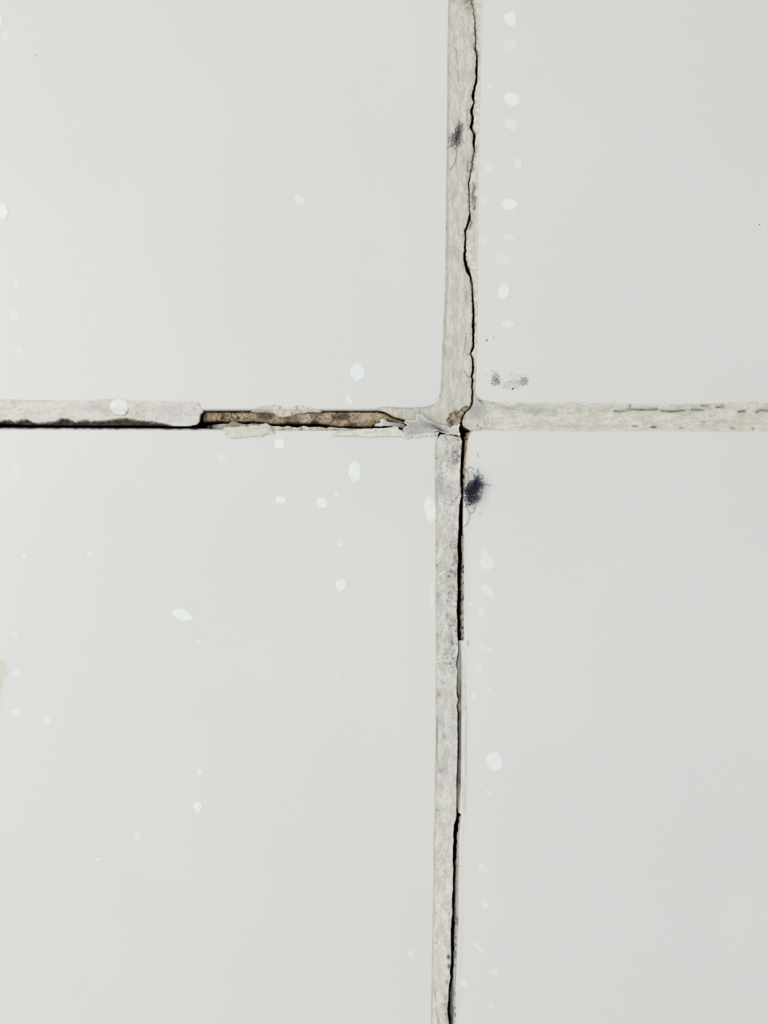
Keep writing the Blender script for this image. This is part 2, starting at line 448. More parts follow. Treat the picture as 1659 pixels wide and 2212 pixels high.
# the crack down the upper joint: centre x, y, width
CR = [(1021, -1500, 1.6), (1026, -900, 2), (1019, -500, 1.6), (1024, -300, 1.4), (1019, -60, 1), (1020, 0, 1), (1024, 30, 1), (1026, 45, 1.4), (1026.5, 60, 1.8), (1027, 80, 1.8), (1028, 100, 2.2), (1027, 105, 3), (1031, 118, 3.4), (1031, 128, 5), (1030.5, 140, 5.4), (1029.5, 155, 5.4), (1030, 165, 5.4), (1027, 180, 4.6), (1024.5, 192, 4.6), (1022, 205, 6.4), (1022.5, 212, 5.4), (1025, 220, 2.8), (1022, 228, 4.4), (1019, 238, 6.6), (1021, 250, 5.6), (1021, 262, 5.4), (1018, 273, 7.4), (1020, 280, 4), (1025, 287, 5.4), (1024, 300, 5.4), (1024.5, 315, 4.4), (1026, 322, 2.4), (1023, 335, 1.8), (1020.5, 350, 1.6), (1021, 362, 1.8), (1015, 375, 2), (1014, 385, 2.6), (1013, 400, 2.2), (1013, 415, 2), (1013, 430, 1.6), (1014, 445, 1.6), (1016, 460, 2.6), (1015, 468, 4.6), (1013, 477, 5), (1010.5, 486, 4.4), (1005.5, 497, 4.2), (1005.5, 505, 3.2), (1006, 515, 3.2), (1004, 530, 3.8), (1004, 545, 5), (1004.5, 560, 6), (1006.5, 570, 6.6), (1010.5, 580, 9), (1013, 590, 8), (1016, 600, 4.4), (1019, 612, 2.8), (1021, 630, 3.2), (1021.5, 650, 4), (1023, 665, 4.2), (1023.5, 680, 4.4), (1023, 700, 5.4), (1023, 712, 5.6), (1022, 725, 4.2), (1023, 740, 4.2), (1022, 750, 4), (1019, 758, 4), (1016.5, 763, 3), (1018, 768, 3), (1021, 775, 3.2), (1022, 786, 4), (1022.5, 800, 4), (1019.5, 812, 4), (1021, 820, 4), (1020, 835, 3.2), (1021, 850, 3.4), (1020, 865, 3.4), (1018, 877, 3.2), (1012, 884, 2.6), (1003, 893, 3), (999.5, 902, 3), (998, 910, 3)]
CR_pts = [(c[0], c[1]) for c in CR]
JY = np.arange(-1500, 912, 2.0)
cy = np.array([c[1] for c in CR]); cx = np.interp(JY, cy, [c[0] for c in CR]); cw = np.interp(JY, cy, [c[2] for c in CR])
wob = fbm(JY * 0 + 3, JY, 11, 4, 21) * 2.0
cx = cx + wob; cwL = cw / 2 + 0.25 * fbm(JY * 0, JY, 5, 2, 31) * cw * .4; cwR = cw / 2 + 0.25 * fbm(JY * 0, JY, 5, 2, 41) * cw * .4
crackL = list(zip(cx - cwL, JY)); crackR = [p for p in zip(np.minimum(cx + cwR, 1035.0), JY) if p[1] > -301]

# piece left of the crack, with the stub of the cross joint
upL_edge = [(970, -1500), (969, 0), (967, 100), (966, 250), (964.5, 400), (963, 530), (961.5, 620), (959, 680), (956, 740), (954, 800), (951, 850), (946, 866), (935, 874), (915, 879), (890, 881), (860, 880), (838, 878), (818, 879), (812, 883), (818, 887), (830, 889), (838, 893), (850, 900), (870, 906), (885, 909), (905, 911), (930, 914), (955, 919), (970, 921), (985, 918), (993, 914)]
A_out = upL_edge + crackL[::-1]
A_cr = [[(1013, 345), (1010, 360), (1011, 372)], [(1010, 235), (1009, 262), (1012, 280)],
        [(1008, 720), (1006, 740), (1005, 758), (1009, 764), (1014, 765)], [(1005, 802), (1010, 812), (1017, 815)], [(1011, 560), (1000, 565), (1001, 575)],
        [(984, 102), (987, 112), (986, 124), (990, 138)], [(990, 150), (992, 163), (990, 174)]]
def A_mask(X, Y):
    pit = np.maximum(gauss(X, Y, 985, 900, 19, 15, -.45), gauss(X, Y, 1004, 885, 17, 7, -.45))
    pit = np.maximum(pit, gauss(X, Y, 974, 910, 11, 11))
    return ss(0.36, 0.6, pit + 0.3 * fbm(X, Y, 6, 3, 77))
def A_extra(X, Y, D):
    z = -5.5 * A_mask(X, Y) + 1.2 * A_mask(X, Y) * fbm(X, Y, 4, 3, 9)
    for c in A_cr: z = z - 1.6 * crevice(X, Y, c, 0.9)
    # the stub sinks towards the hollow
    z = z - 3.5 * ss(975, 900, X) * ss(884, 908, Y)
    return z
def A_stain(X, Y, D, z):
    inkc = seg_dist(X, Y, CR_pts, closed=False)
    R = A_mask(X, Y) * (0.55 + .45 * vnoise(X, Y, 5, 18))
    R = np.maximum(R, ss(1000, 930, X) * ss(4, 0.5, D) * ss(888, 893, Y) * ss(900, 860, X) * 0.8)
    G = np.zeros_like(X)
    for c in A_cr: G = np.maximum(G, (0.1 + .6 * vnoise(X, Y, 6, 27)) * crevice(X, Y, c, 1.0))
    G = np.maximum(G, 0.75 * gauss(X, Y, 1012, 6, 9, 9) * ss(.3, .6, vnoise(X, Y, 4, 12)))
    G = np.maximum(G, 0.6 * ss(5.5, 1, inkc) * ss(.35, .8, vnoise(X, Y, 5, 13)))
    G = np.maximum(G, .35 * ss(14, 3, inkc) * ss(.62, .8, vnoise(X, Y, 4, 23)) * ss(-.2, .3, fbm(X, Y, 30, 2, 24)))
    G = np.maximum(G, A_mask(X, Y) * ss(0.45, 0.75, vnoise(X, Y, 4, 15)) * .6)
    G = np.maximum(G, 0.45 * ss(3.5, .5, D) * ss(980, 960, X) * ss(.72, .85, vnoise(X, Y, 5, 19)) * ss(350, 450, Y))
    B = .4 * ss(7, 2, inkc) * ss(.4, .7, vnoise(X, Y, 14, 25)) + 0.55 * gauss(X, Y, 1008, 640, 5, 20) + 0.4 * gauss(X, Y, 1010, 360, 5, 15) + .5 * gauss(X, Y, 1014, 12, 12, 20)
    A = 0.25 * ss(5, 0, D) * ss(985, 965, X) + 0.35 * ss(.05, .6, fbm(X, Y, 26, 4, 51))
    return st4(R, G, B, A)
o = slab('grout_strip', A_out, make_top(-3.2, 1.2, seed=3, extra=A_extra, nscale=18), bot(-80), M['grout_warm'], stain=A_stain, side_stain_shade=(0.2, 0.85, 0, 0), jitter=0.35, seed=3)
tag(o, 'beige grout strip left of the upper crack, with a brown pitted spot at the crossing', 'grout')

# piece right of the crack: thin sliver, rounded lump, long horizontal joint
B_out = crackR + [(999.5, 917), (1002, 922), (1008, 926), (1016, 930), (1030, 931), (1050, 929.5), (1100, 930), (1180, 931.5), (1240, 932), (1300, 931), (1420, 931), (1500, 931.5), (1659, 932), (1900, 932), (1900, 864), (1659, 866), (1600, 869), (1500, 872.5), (1400, 873), (1300, 870), (1200, 870), (1130, 870), (1100, 869), (1075, 870), (1060, 867), (1050, 865), (1040, 862), (1032, 856), (1028, 848), (1029.5, 800), (1031, 750), (1032, 700), (1033, 640), (1033.5, 400), (1035, 300), (1037.5, 200), (1040, 100), (1044, 0), (1045, -300)]
B_cr = [[(1328, 888), (1342, 889), (1360, 884), (1385, 885), (1405, 885), (1420, 884)], [(1430, 887), (1445, 889), (1460, 888), (1480, 886)], [(1495, 885), (1508, 885), (1520, 886)],
        [(1515, 876), (1530, 877)], [(1548, 880), (1562, 878)], [(1596, 889), (1610, 888)], [(1635, 890), (1645, 886), (1659, 887), (1700, 886)],
        [(1026, 425), (1026, 440), (1024, 452)], [(1023, 395), (1025, 405), (1021, 418), (1021, 440)], [(1016, 470), (1019, 480), (1014, 492)]]
B_dots = [(1371, 921, 6, 2.2, .65), (1412, 922.5, 7, 2.6, .95), (1471, 924, 4, 1.5, .6), (1627, 926, 3.5, 2.6, .6), (1583, 925, 6, 2, .35), (1361, 877, 3, 3.5, .55), (1344, 899, 1.2, 1.2, .6), (1048, 916, 1.6, 1.6, 1), (1032, 920, 1.8, 1.8, 1), (1032, 917, 1.2, 1.2, 1), (1039, 925, 1.6, 1.4, .9), (1440, 911, 1.2, 1.2, .5), (1521, 912, 3, 1.4, .6), (1536, 899, 2.4, 2.4, .35)]
def B_lump(X, Y): return np.exp(-(((X - 1026) / 32) ** 4 + ((Y - 895) / 34) ** 4))
def B_extra(X, Y, D):
    z = 1.6 * B_lump(X, Y) + 0.8 * ss(1060, 1110, X) * fbm(X, Y, 22, 3, 61)
    for c in B_cr: z = z - 1.5 * crevice(X, Y, c, 1.4) * (.3 + vnoise(X, Y, 13, 67)) + 0.7 * crevice(X, Y, [(p[0], p[1] + 4) for p in c], 2.5)
    z = z - 1.5 * crevice(X, Y, [(1049, 880), (1056, 895), (1057, 912), (1052, 925)], 1.6)
    return z
def B_stain(X, Y, D, z):
    G = np.zeros_like(X); B = np.zeros_like(X)
    for c in B_cr:
        k = crevice(X, Y, c, 1.7) * (0.1 + 1.0 * vnoise(X, Y, 11, 66)); G = np.maximum(G, 0.78 * k); B = np.maximum(B, 0.75 * crevice(X, Y, c, 5.0))
    for (a, b_, rx, ry, s) in B_dots: G = np.maximum(G, s * gauss(X, Y, a, b_, rx, ry)); 
    B = np.maximum(B, 0.9 * gauss(X, Y, 1063, 868, 12, 4, .35) * ss(.25, .5, vnoise(X, Y, 4, 2)))
    B = np.maximum(B, 0.75 * gauss(X, Y, 1095, 881, 22, 5, .1))
    for (a, b_, rx, ry, s) in ((1150, 888, 25, 9, .35), (1040, 926, 16, 3, .7), (1270, 886, 20, 6, .35), (1310, 883, 16, 7, .55), (1235, 920, 26, 6, .45), (1300, 922, 30, 5, .35), (1260, 903, 40, 12, .2), (1022, 470, 6, 24, .4), (1024, 520, 5, 26, .35), (1480, 884, 60, 8, .3), (1020, 930, 10, 3, .5), (1027, 840, 4, 22, .5), (1582, 925, 8, 3, .6)):
        B = np.maximum(B, s * gauss(X, Y, a, b_, rx, ry))
    inkc = seg_dist(X, Y, CR_pts, closed=False)
    G = np.maximum(G, 0.5 * ss(6, 1.5, inkc) * ss(.35, .75, vnoise(X, Y, 4.5, 113))); B = np.maximum(B, .5 * ss(10, 3, inkc) * ss(.35, .65, vnoise(X, Y, 14, 26)))
    ed = ss(1.8, 0.3, D) * ss(1036, 1026, X) * 0.45
    G = np.maximum(G, ed * ss(.4, .7, vnoise(X, Y, 8, 44)))
    G = np.maximum(G, .7 * gauss(X, Y, 1037, 866, 9, 3, .7) * ss(.2, .6, vnoise(X, Y, 3, 8)))
    A = 0.75 * gauss(X, Y, 1030, 880, 22, 16) + .4 * gauss(X, Y, 1030, 900, 26, 20) + .45 * gauss(X, Y, 1165, 885, 30, 12) + .35 * ss(.1, .6, fbm(X, Y, 24, 4, 71)) + .3 * gauss(X, Y, 1190, 918, 25, 5)
    R = 0.5 * gauss(X, Y, 1005, 918, 8, 5) * vnoise(X, Y, 3, 4) + .18 * gauss(X, Y, 1570, 915, 80, 10) + .4 * ss(2, 0, D) * ss(1000, 700, Y) * ss(1034, 1026, X) * vnoise(X, Y, 14, 93)
    R = np.maximum(R, .8 * gauss(X, Y, 1025, 705, 3, 14))
    return st4(R, G, B, A)
o = slab('grout_strip', B_out, make_top(-2.4, 1.1, seed=7, extra=B_extra, nscale=12), bot(-80), M['grout_pale'], stain=B_stain, side_stain_shade=(0.35, 0.7, 0, 0), jitter=0.35, seed=8)
tag(o, 'pale horizontal grout strip with greenish creases, starting as a rounded lump at the crossing', 'grout')

# the same two strips go on beyond the picture
o = slab('grout_strip', [(1900, 864), (1900, 932), (3300, 934), (3300, 862)], make_top(-2.4, 1.1, seed=107, nscale=12), bot(-80), M['grout_pale'], side_stain_shade=(0.35, 0.7, 0, 0), jitter=0, seed=108, step=10, edge_step=10)
tag(o, 'pale grout continuing the horizontal joint beyond the right border', 'grout')
o = slab('grout_strip', [p for p in zip(np.minimum(cx + cwR, 1035.0), JY) if p[1] < -299] + [(1045, -300), (1048, -1500)], make_top(-2.4, .8, seed=117, nscale=12), bot(-80), M['grout_pale'], side_stain_shade=(0.35, 0.7, 0, 0), jitter=0, seed=118, step=8, edge_step=4)
tag(o, 'thin sliver of grout continuing right of the upper crack beyond the top border', 'grout')

# left horizontal strip with its broken brown lower edge
C_T = [(-1400, 908), (0, 908), (20, 906), (30, 911), (45, 905), (60, 905), (75, 913), (100, 911), (120, 909), (128, 904), (140, 902), (155, 908), (165, 910), (185, 906), (200, 909), (215, 908), (240, 905), (260, 902), (280, 903), (300, 908), (330, 910), (350, 913), (365, 917), (400, 930), (700, 930)]
C_out = [(-1400, 861), (0, 862), (60, 864), (130, 865), (200, 864), (235, 862), (255, 861), (275, 864), (330, 866), (400, 867), (427, 868), (432, 873), (433, 879), (439, 885), (438, 891), (432, 896), (431, 905), (430, 911), (424, 917), (412, 919.5), (400, 920.5), (365, 920), (345, 918.5), (300, 917.5), (200, 918), (120, 917), (60, 917), (20, 915), (0, 914), (-1400, 914)]
def C_slope(X, Y): 
    t = np.interp(X, [c[0] for c in C_T], [c[1] for c in C_T]) + 2 * fbm(X, Y, 7, 3, 14)
    return ss(-2, 7, Y - t)
def C_extra(X, Y, D):
    s = C_slope(X, Y); return -13 * s + 1.5 * s * fbm(X, Y, 5, 3, 81)
def C_stain(X, Y, D, z):
    s = C_slope(X, Y)
    R = ss(.08, .45, s) * .9 ; G = ss(.25, .95, s + .25 * fbm(X, Y, 6, 3, 88)) * .88
    G = np.maximum(G, .35 * ss(2, .3, D) * ss(425, 432, X)); G = np.maximum(G, .8 * gauss(X, Y, 295, 891, 1.4, 1.4))
    R = np.maximum(R, ss(4, 0, D) * ss(428, 436, X) * ss(882, 890, Y) * .7)
    A = .22 * ss(.0, .5, fbm(X, Y, 30, 4, 91)) + .3 * gauss(X, Y, 200, 880, 30, 8) + .22 * gauss(X, Y, 380, 890, 50, 14)
    B = .15 * gauss(X, Y, 250, 890, 40, 10)
    return st4(R, G, B, A)
o = slab('grout_strip', C_out, make_top(-2.6, .9, seed=13, extra=C_extra, nscale=30), bot(-80), M['grout_smooth'], stain=C_stain, side_stain_shade=(0.1, 0.95, 0, 0), jitter=0.5, seed=14)
tag(o, 'smooth pale horizontal grout strip with a dark ragged lower edge, ending at the brown hollow', 'grout')

# lower upright strip
Rr = [(941, 952), (952, 938), (965, 937), (975, 940), (990, 943), (996, 946), (998, 955), (998, 960), (996, 980), (995.5, 1000), (994.5, 1020), (994, 1040), (995.5, 1060), (997, 1071), (994.5, 1080), (993, 1090), (992, 1100), (991, 1115), (991.5, 1130), (990, 1150), (989, 1165), (988, 1180), (989, 1200), (989.5, 1215), (988, 1230), (988, 1260), (989, 1280), (988, 1300), (986.5, 1320), (988, 1340), (988, 1370), (989, 1383), (990, 1395), (990, 1408), (987.5, 1420), (986, 1440), (988, 1448), (987.5, 1460), (987, 1490), (987, 1500), (990, 1510), (986.5, 1526), (989, 1540), (988, 1570), (989, 1600), (988, 1640), (987.5, 1665), (986, 1690), (986.5, 1710), (986, 1740), (986, 1760), (985, 1770), (981, 1782), (979.5, 1800), (979.5, 1820), (978.5, 1840), (978, 1860), (979.5, 1880), (978, 1900), (979, 1920), (976.5, 1940), (977, 1960), (977.5, 1970), (975.5, 1990), (974, 2010), (974, 2030), (974.5, 2060), (974.5, 2080), (972, 2100), (973.5, 2112), (970, 2130), (969, 2150), (968, 2170), (966.5, 2180), (968, 2200), (970, 2212), (964, 3300)]
G_left = [(922, 3300), (931, 2212), (933, 2100), (935, 2000), (938, 1900), (937, 1850), (937, 1800), (939, 1775), (940, 1740), (940, 1650), (942, 1600), (941, 1500), (942, 1400), (941.5, 1200), (940, 1060), (939, 1000)]
G_out = Rr + G_left
G_cr = [[(963, 944), (968, 952), (974, 957)]]
def G_zone(Y): return ss(1560, 1450, Y)
def G_extra(X, Y, D):
    r = ss(985, 996, X) * 0
    z = 1.0 * G_zone(Y) * fbm(X, Y, 4.5, 3, 24) + 1.3 * ss(5, 1, D) * ss(975, 985, X) * G_zone(Y)
    for c in G_cr: z = z - 1.4 * crevice(X, Y, c, 1.3)
    return z
def G_stain(X, Y, D, z):
    zone = G_zone(Y)
    sp = ss(.62, .8, vnoise(X, Y, 3.1, 34)) * ss(-.15, .35, fbm(X, Y, 30, 3, 35)) * zone
    G = .55 * sp * (0.35 + .65 * ss(955, 975, X))
    for (a, b_, rx, ry, s) in ((984, 1205, 5, 10, .6), (986, 1213, 3, 6, .7), (970, 1245, 4, 3, .7), (983, 1240, 4, 8, .6), (974, 1352, 2.4, 1.6, .8), (966, 1330, 2.5, 5, .5), (945, 1372, 1.4, 2, .8), (979, 1391, 1.5, 1.5, .9), (966, 1422, 1.4, 1.4, .8), (976, 1442, 1.6, 2, .8), (976, 1453, 1.4, 1.4, .7), (944, 990, 1.5, 1.8, .9), (944, 1222, 2, 2, .7), (953, 1470, 1.6, 1.6, .7), (957, 1475, 5, 4, .35), (949, 1500, 5, 5, .35), (944, 1600, 2.5, 45, .42), (952, 1665, 8, 4, .3), (969, 2068, 3.6, 5.5, 1), (970, 2088, 3.4, 6, .85), (966, 2123, 3, 5, .5), (960, 1590, 3, 6, .35), (966, 1635, 1.5, 2, .4), (960, 1965, 2, 2, .2), (970, 1975, 2, 3, .35), (972, 1810, 1.6, 2.4, .5), (945, 1750, 4, 4, .3), (963, 2155, 4, 6, .35)):
        G = np.maximum(G, s * gauss(X, Y, a, b_, rx, ry))
    for c in G_cr: G = np.maximum(G, .4 * crevice(X, Y, c, 1.6))
    for (a, b_) in ((940, 2150), (943, 2185), (947, 2205)): G = np.maximum(G, .35 * gauss(X, Y, a, b_, 1.4, 14, -.12))
    A = zone * .25 * ss(.05, .5, fbm(X, Y, 22, 4, 36)) + .4 * gauss(X, Y, 974, 1262, 11, 55) + .5 * gauss(X, Y, 976, 1385, 9, 60) + .35 * gauss(X, Y, 975, 1180, 12, 25)
    A = A + .45 * gauss(X, Y, 952, 1560, 9, 22) + .5 * gauss(X, Y, 955, 1660, 16, 12) + .3 * ss(4, 0, D) * ss(950, 938, X) + .25 * gauss(X, Y, 980, 1600, 6, 80) + .7 * gauss(X, Y, 950, 1040, 8, 22)
    B = .35 * gauss(X, Y, 950, 1280, 9, 16) + .3 * gauss(X, Y, 955, 1635, 7, 12) + .18 * gauss(X, Y, 970, 1490, 18, 30) + .35 * gauss(X, Y, 965, 970, 18, 10) + .2 * gauss(X, Y, 960, 1850, 14, 16) + .25 * gauss(X, Y, 942, 1880, 8, 10) + .25 * ss(.0, .5, fbm(X, Y, 26, 4, 39)) * zone
    R = .55 * gauss(X, Y, 985, 946, 6, 4) + .16 * gauss(X, Y, 950, 1695, 9, 20) + .85 * gauss(X, Y, 963, 2172, 6, 6) * vnoise(X, Y, 4, 8) + .8 * gauss(X, Y, 966, 2195, 6, 14)
    w = .0
    return st4(R, G, B, A)
o = slab('grout_strip', G_out, make_top(-2.2, .7, seed=23, extra=G_extra, nscale=16), bot(-80), M['grout_rough'], stain=G_stain, side_stain_shade=(0.0, 1.0, 0, 0), jitter=0.45, jscale=7, seed=24)  # black side wall paints in the shade of the wide gap
tag(o, 'sandy grey-white upright grout strip below the crossing, running beside the wide black gap', 'grout')

# thin strip of filler left against the lower tile
Hh = [(990.5, 1385), (997, 1384), (1003, 1384), (1005.5, 1400), (1006, 1450), (1007, 1500), (1009, 1550), (1008, 1600), (1007, 1660), (1006, 1700), (1006, 1730), (1004, 1745), (1001, 1757), (996, 1760), (990, 1758), (988, 1742), (988, 1712), (989, 1690), (990, 1665), (991, 1640), (991.5, 1600), (990.5, 1570), (991.5, 1542), (989, 1526), (991.5, 1510), (989, 1495), (989, 1462), (989, 1446), (987.5, 1440), (989.5, 1422), (991.5, 1408), (991.5, 1395)]
def H_extra(X, Y, D):
    g = ss(997, 993, X); return -1.5 + 0.8 * np.sin((Y - 1385) / 120) - 2.5 * g * ss(1490, 1520, Y) - 1.2 * g
def H_stain(X, Y, D, z):
    edge = np.interp(Y, [1385, 1400, 1480, 1600, 1700, 1757], [995, 996.5, 997, 996.5, 995.5, 992])
    g = ss(1.0, -1.0, X - edge)
    prof = np.interp(Y, [1385, 1402, 1420, 1460, 1480, 1505, 1530, 1545, 1560, 1600, 1640, 1665, 1690, 1700, 1715, 1757], [.0, .12, .5, .45, .8, .9, .45, .95, .9, .85, .8, .8, .95, .7, .5, .35])
    G = .93 * g * prof * (0.75 + .25 * vnoise(X, Y, 9, 43)) * ss(.0, 1.5, X - edge + 7)
    A = g * .9 + .35 * ss(1410, 1430, Y) * ss(1480, 1450, Y) * ss(1002, 998, X)
    R = .0 + .12 * ss(1480, 1540, Y) * ss(997, 1001, X)
    return st4(R * ss(995, 1000, X), G, .12 * ss(.4, .7, vnoise(X, Y, 25, 47)), A)
M['filler'] = grout_mat('smeared_filler', rgb(233, 232, 227), rgb(227, 224, 216), 0.1, stretch=(2.0, .5, 1), rough=.6)
o = slab('filler_strip', Hh, make_top(-3.0, .5, seed=33, extra=H_extra, nscale=20, film=.4), bot(-80), M['filler'], stain=H_stain, side_stain_shade=(0, .9, 0, .5), jitter=0.3, seed=34, step=1.3)
tag(o, 'thin smeared strip of filler bridging the gap, dark grey groove down one side', 'filler')

# exposed mortar in the hollow
D_out = [(436, 893), (441, 888.5), (470, 888), (540, 888), (620, 888), (700, 888), (800, 888), (818, 888.5), (834, 892), (848, 900), (868, 906.5), (876, 912), (872, 917), (850, 915), (838, 909), (826, 911), (814, 917), (800, 922), (785, 922.5), (760, 921), (740, 922), (722, 920.5), (705, 917.5), (690, 914.5), (650, 915.5), (620, 914.5), (600, 916.5), (580, 915.5), (560, 912.5), (530, 911.5), (490, 912.5), (470, 910.5), (452, 911), (440, 912), (434, 905)]
def D_top(X, Y, D):
    mid = 1 - np.abs(Y - 902) / 16
    return -14 - 5 * ss(898, 918, Y) + 2.2 * mid + 3.0 * fbm(X, Y, 11, 4, 53) + 1.1 * fbm(X, Y, 3.5, 2, 54) - 8 * np.exp(-D / 1.7)
def D_stain(X, Y, D, z):
    R = 0.62 + .5 * fbm(X, Y, 28, 2, 56) + .3 * ss(620, 480, X)
    G = np.maximum(ss(5, 0, D) * .8, ss(.62, .9, vnoise(X, Y, 20, 57) + .22 * ss(470, 440, X) + .25 * ss(907, 917, Y)) * .75)
    A = ss(620, 500, X) * .3
    return st4(R, G, 0, A)
o = slab('exposed_mortar', D_out, D_top, lambda X, Y, z: np.full(X.shape, -88.), M['mortar'], stain=D_stain, side_stain_shade=(0.3, 1, 0, 0), jitter=1.0, jscale=8, seed=55, step=1.4)
tag(o, 'crumbly tan brown mortar laid bare in the hollow where the grout has fallen out', 'mortar')

# light remnants hanging on the upper lip of the hollow
E_out = [(540, 889), (548, 883), (560, 878), (575, 876), (590, 874.5), (603, 875), (612, 880), (618, 884), (626, 880), (640, 876.5), (656, 876), (672, 880), (686, 885), (696, 888.5), (684, 891), (668, 890), (650, 893), (636, 896), (625, 899), (610, 901), (600, 899), (592, 894), (580, 891), (566, 892), (552, 891)]
def E_top(X, Y, D):
    th = tile_height(X, Y); z = -4 - .4 * np.maximum(Y - 886, 0) + 1.2 * fbm(X, Y, 6, 3, 63) - 1.6 * np.exp(-D / 1.5)
    return np.where(np.isnan(th), z, np.maximum(z, np.nan_to_num(th) + .3 + .9 * ss(0, 6, D)))
def E_stain(X, Y, D, z):
    return st4(.7 * ss(.4, .6, vnoise(X, Y, 9, 64)) * ss(882, 892, Y), .35 * ss(.7, .9, vnoise(X, Y, 6, 65)), .1, .35 * ss(600, 560, X))
o = slab('grout_remnant', E_out, E_top, bot(-13.), M['flake'], stain=E_stain, side_stain_shade=(.6, .2, 0, 0), jitter=.9, seed=66, step=1.3)
tag(o, 'pale crust of grout clinging to the upper lip of the brown hollow', 'grout')
E2_out = [(795, 886), (808, 882), (820, 880), (836, 884), (846, 890), (856, 899), (848, 900), (838, 893), (826, 889), (808, 889)]

# greenish ledge along the lower lip of the hollow
F_out = [(447, 919), (460, 917), (480, 915), (493, 915), (497, 911), (503, 909.5), (510, 910), (516, 914), (530, 916), (545, 914.5), (560, 915), (575, 914.5), (582, 918), (592, 921), (602, 919.5), (610, 922), (622, 919.5), (630, 922), (642, 923), (655, 919.5), (666, 922), (690, 921.5), (705, 924), (712, 922), (735, 924), (760, 925.5), (800, 925.5), (840, 924), (862, 925), (862, 930), (800, 930), (700, 929.5), (600, 929.5), (500, 928.5), (455, 926.5), (446, 923)]
def F_top(X, Y, D):
    th = tile_height(X, Y); z = -7 + 1.2 * fbm(X, Y, 6, 3, 73) - 1.5 * np.exp(-D / 1.3)
    return np.where(np.isnan(th), z, np.maximum(z, np.nan_to_num(th) + .35 + .5 * ss(0, 3, D)))
def F_stain(X, Y, D, z):
    k = ss(600, 500, X)
    return st4(.35 * ss(.5, .8, vnoise(X, Y, 16, 75)), .75 * ss(475, 450, X) + .2 * k + .4 * ss(.6, .85, vnoise(X, Y, 7, 74)), .55 * ss(.3, .6, vnoise(X, Y, 12, 77)) + .3 * k, .4 * k)
o = slab('grout_ledge', F_out, F_top, bot(-24.), M['flake'], stain=F_stain, side_stain_shade=(.1, 1, 0, 0), jitter=.7, seed=76, step=1.2)
tag(o, 'narrow grey-green broken ledge of grout along the lower lip of the hollow', 'grout')

# peeled flakes lying over the lower lip
def flake(outline, label, zfn, material, stain, seed, jitter=.6, thick=1.3):
    o = slab('grout_flake', outline, zfn, lambda X, Y, z: z - thick, material, stain=stain, side_stain_shade=(.12, 0, 0, 0), jitter=jitter, jscale=5, seed=seed, step=1.3, mids=0)
    return tag(o, label, 'grout flake')
def over(X, Y, base):          # lies at least this far above the tile
    th = tile_height(X, Y); return np.where(np.isnan(th), base, np.maximum(base, np.nan_to_num(th) + 1.6))
flake([(481, 929), (486, 924), (496, 922), (510, 923), (520, 921), (534, 922), (545, 919), (560, 919), (574, 914.5), (582, 918), (585, 925), (592, 938), (584, 936), (572, 938), (562, 943), (548, 942), (530, 944), (512, 946), (497, 946), (490, 941), (484, 932)],
      'cream squarish flake of grout lying over the tile edge under the brown hollow',
      lambda X, Y, D: over(X, Y, 2.6 + .8 * fbm(X, Y, 10, 3, 83) + 2.2 * ss(930, 918, Y)), M['flake'],
      lambda X, Y, D, z: st4(.06, .0, .35 * gauss(X, Y, 583, 924, 8, 8), .3 * gauss(X, Y, 545, 926, 20, 8)), 84)
flake([(714, 942), (724, 938), (728, 933), (740, 931), (756, 930), (776, 927), (800, 925.5), (828, 925), (846, 923), (852, 921), (860, 923), (862, 928), (870, 933), (877, 938), (868, 941), (850, 943), (830, 942.5), (800, 944), (780, 942.5), (760, 941), (740, 942)],
      'long white flake of grout with tiny dark specks, beside the curled flake',
      lambda X, Y, D: over(X, Y, 2.2 + .7 * fbm(X, Y, 10, 3, 93) + 1.2 * ss(934, 924, Y)), M['flake'],
      lambda X, Y, D, z: st4(.15 * ss(2.5, 0, D), .7 * gauss(X, Y, 812, 930, 1.2, 2) + .6 * gauss(X, Y, 812, 934, 1.2, 1) + .5 * gauss(X, Y, 790, 934, 1, 1), .25 * gauss(X, Y, 735, 933, 12, 3), 0), 94)
flake([(808, 921), (811, 915), (822, 912.5), (821, 907), (826, 904.5), (832, 906), (838, 911), (850, 913), (862, 914), (874, 917), (878, 924), (870, 925), (856, 921.5), (835, 919.5), (820, 921)],
      'small grey translucent-looking sliver of grout skin inside the end of the hollow',
      lambda X, Y, D: over(X, Y, -2.5 + 3.0 * gauss(X, Y, 828, 908, 8, 6) + .8 * fbm(X, Y, 6, 2, 103)), M['flake_grey'],
      lambda X, Y, D, z: st4(.05, .55 * gauss(X, Y, 868, 921, 10, 5), 0, .9 * ss(826, 850, X)), 104)
def curl(X, Y, D):
    u = np.interp(X, [870, 900, 930, 960, 995], [934, 925, 923, 930, 931])
    v = Y - u
    z = 9 + 0.06 * np.minimum(v, 0) ** 2 - .55 * np.maximum(v, 0) + 2.2 * fbm(X, Y, 15, 3, 113) - 7.5 * np.exp(-((v + 2) / 4.5) ** 2) * ss(905, 930, X) * ss(985, 965, X)
    z = z + 9 * gauss(X, Y, 905, 902, 9, 10) + 9 * gauss(X, Y, 992, 922, 9, 9) + 3 * ss(960, 990, X)
    z = np.where(z > 11, 11 + 6 * np.tanh((z - 11) / 9), z)
    return over(X, Y, z)
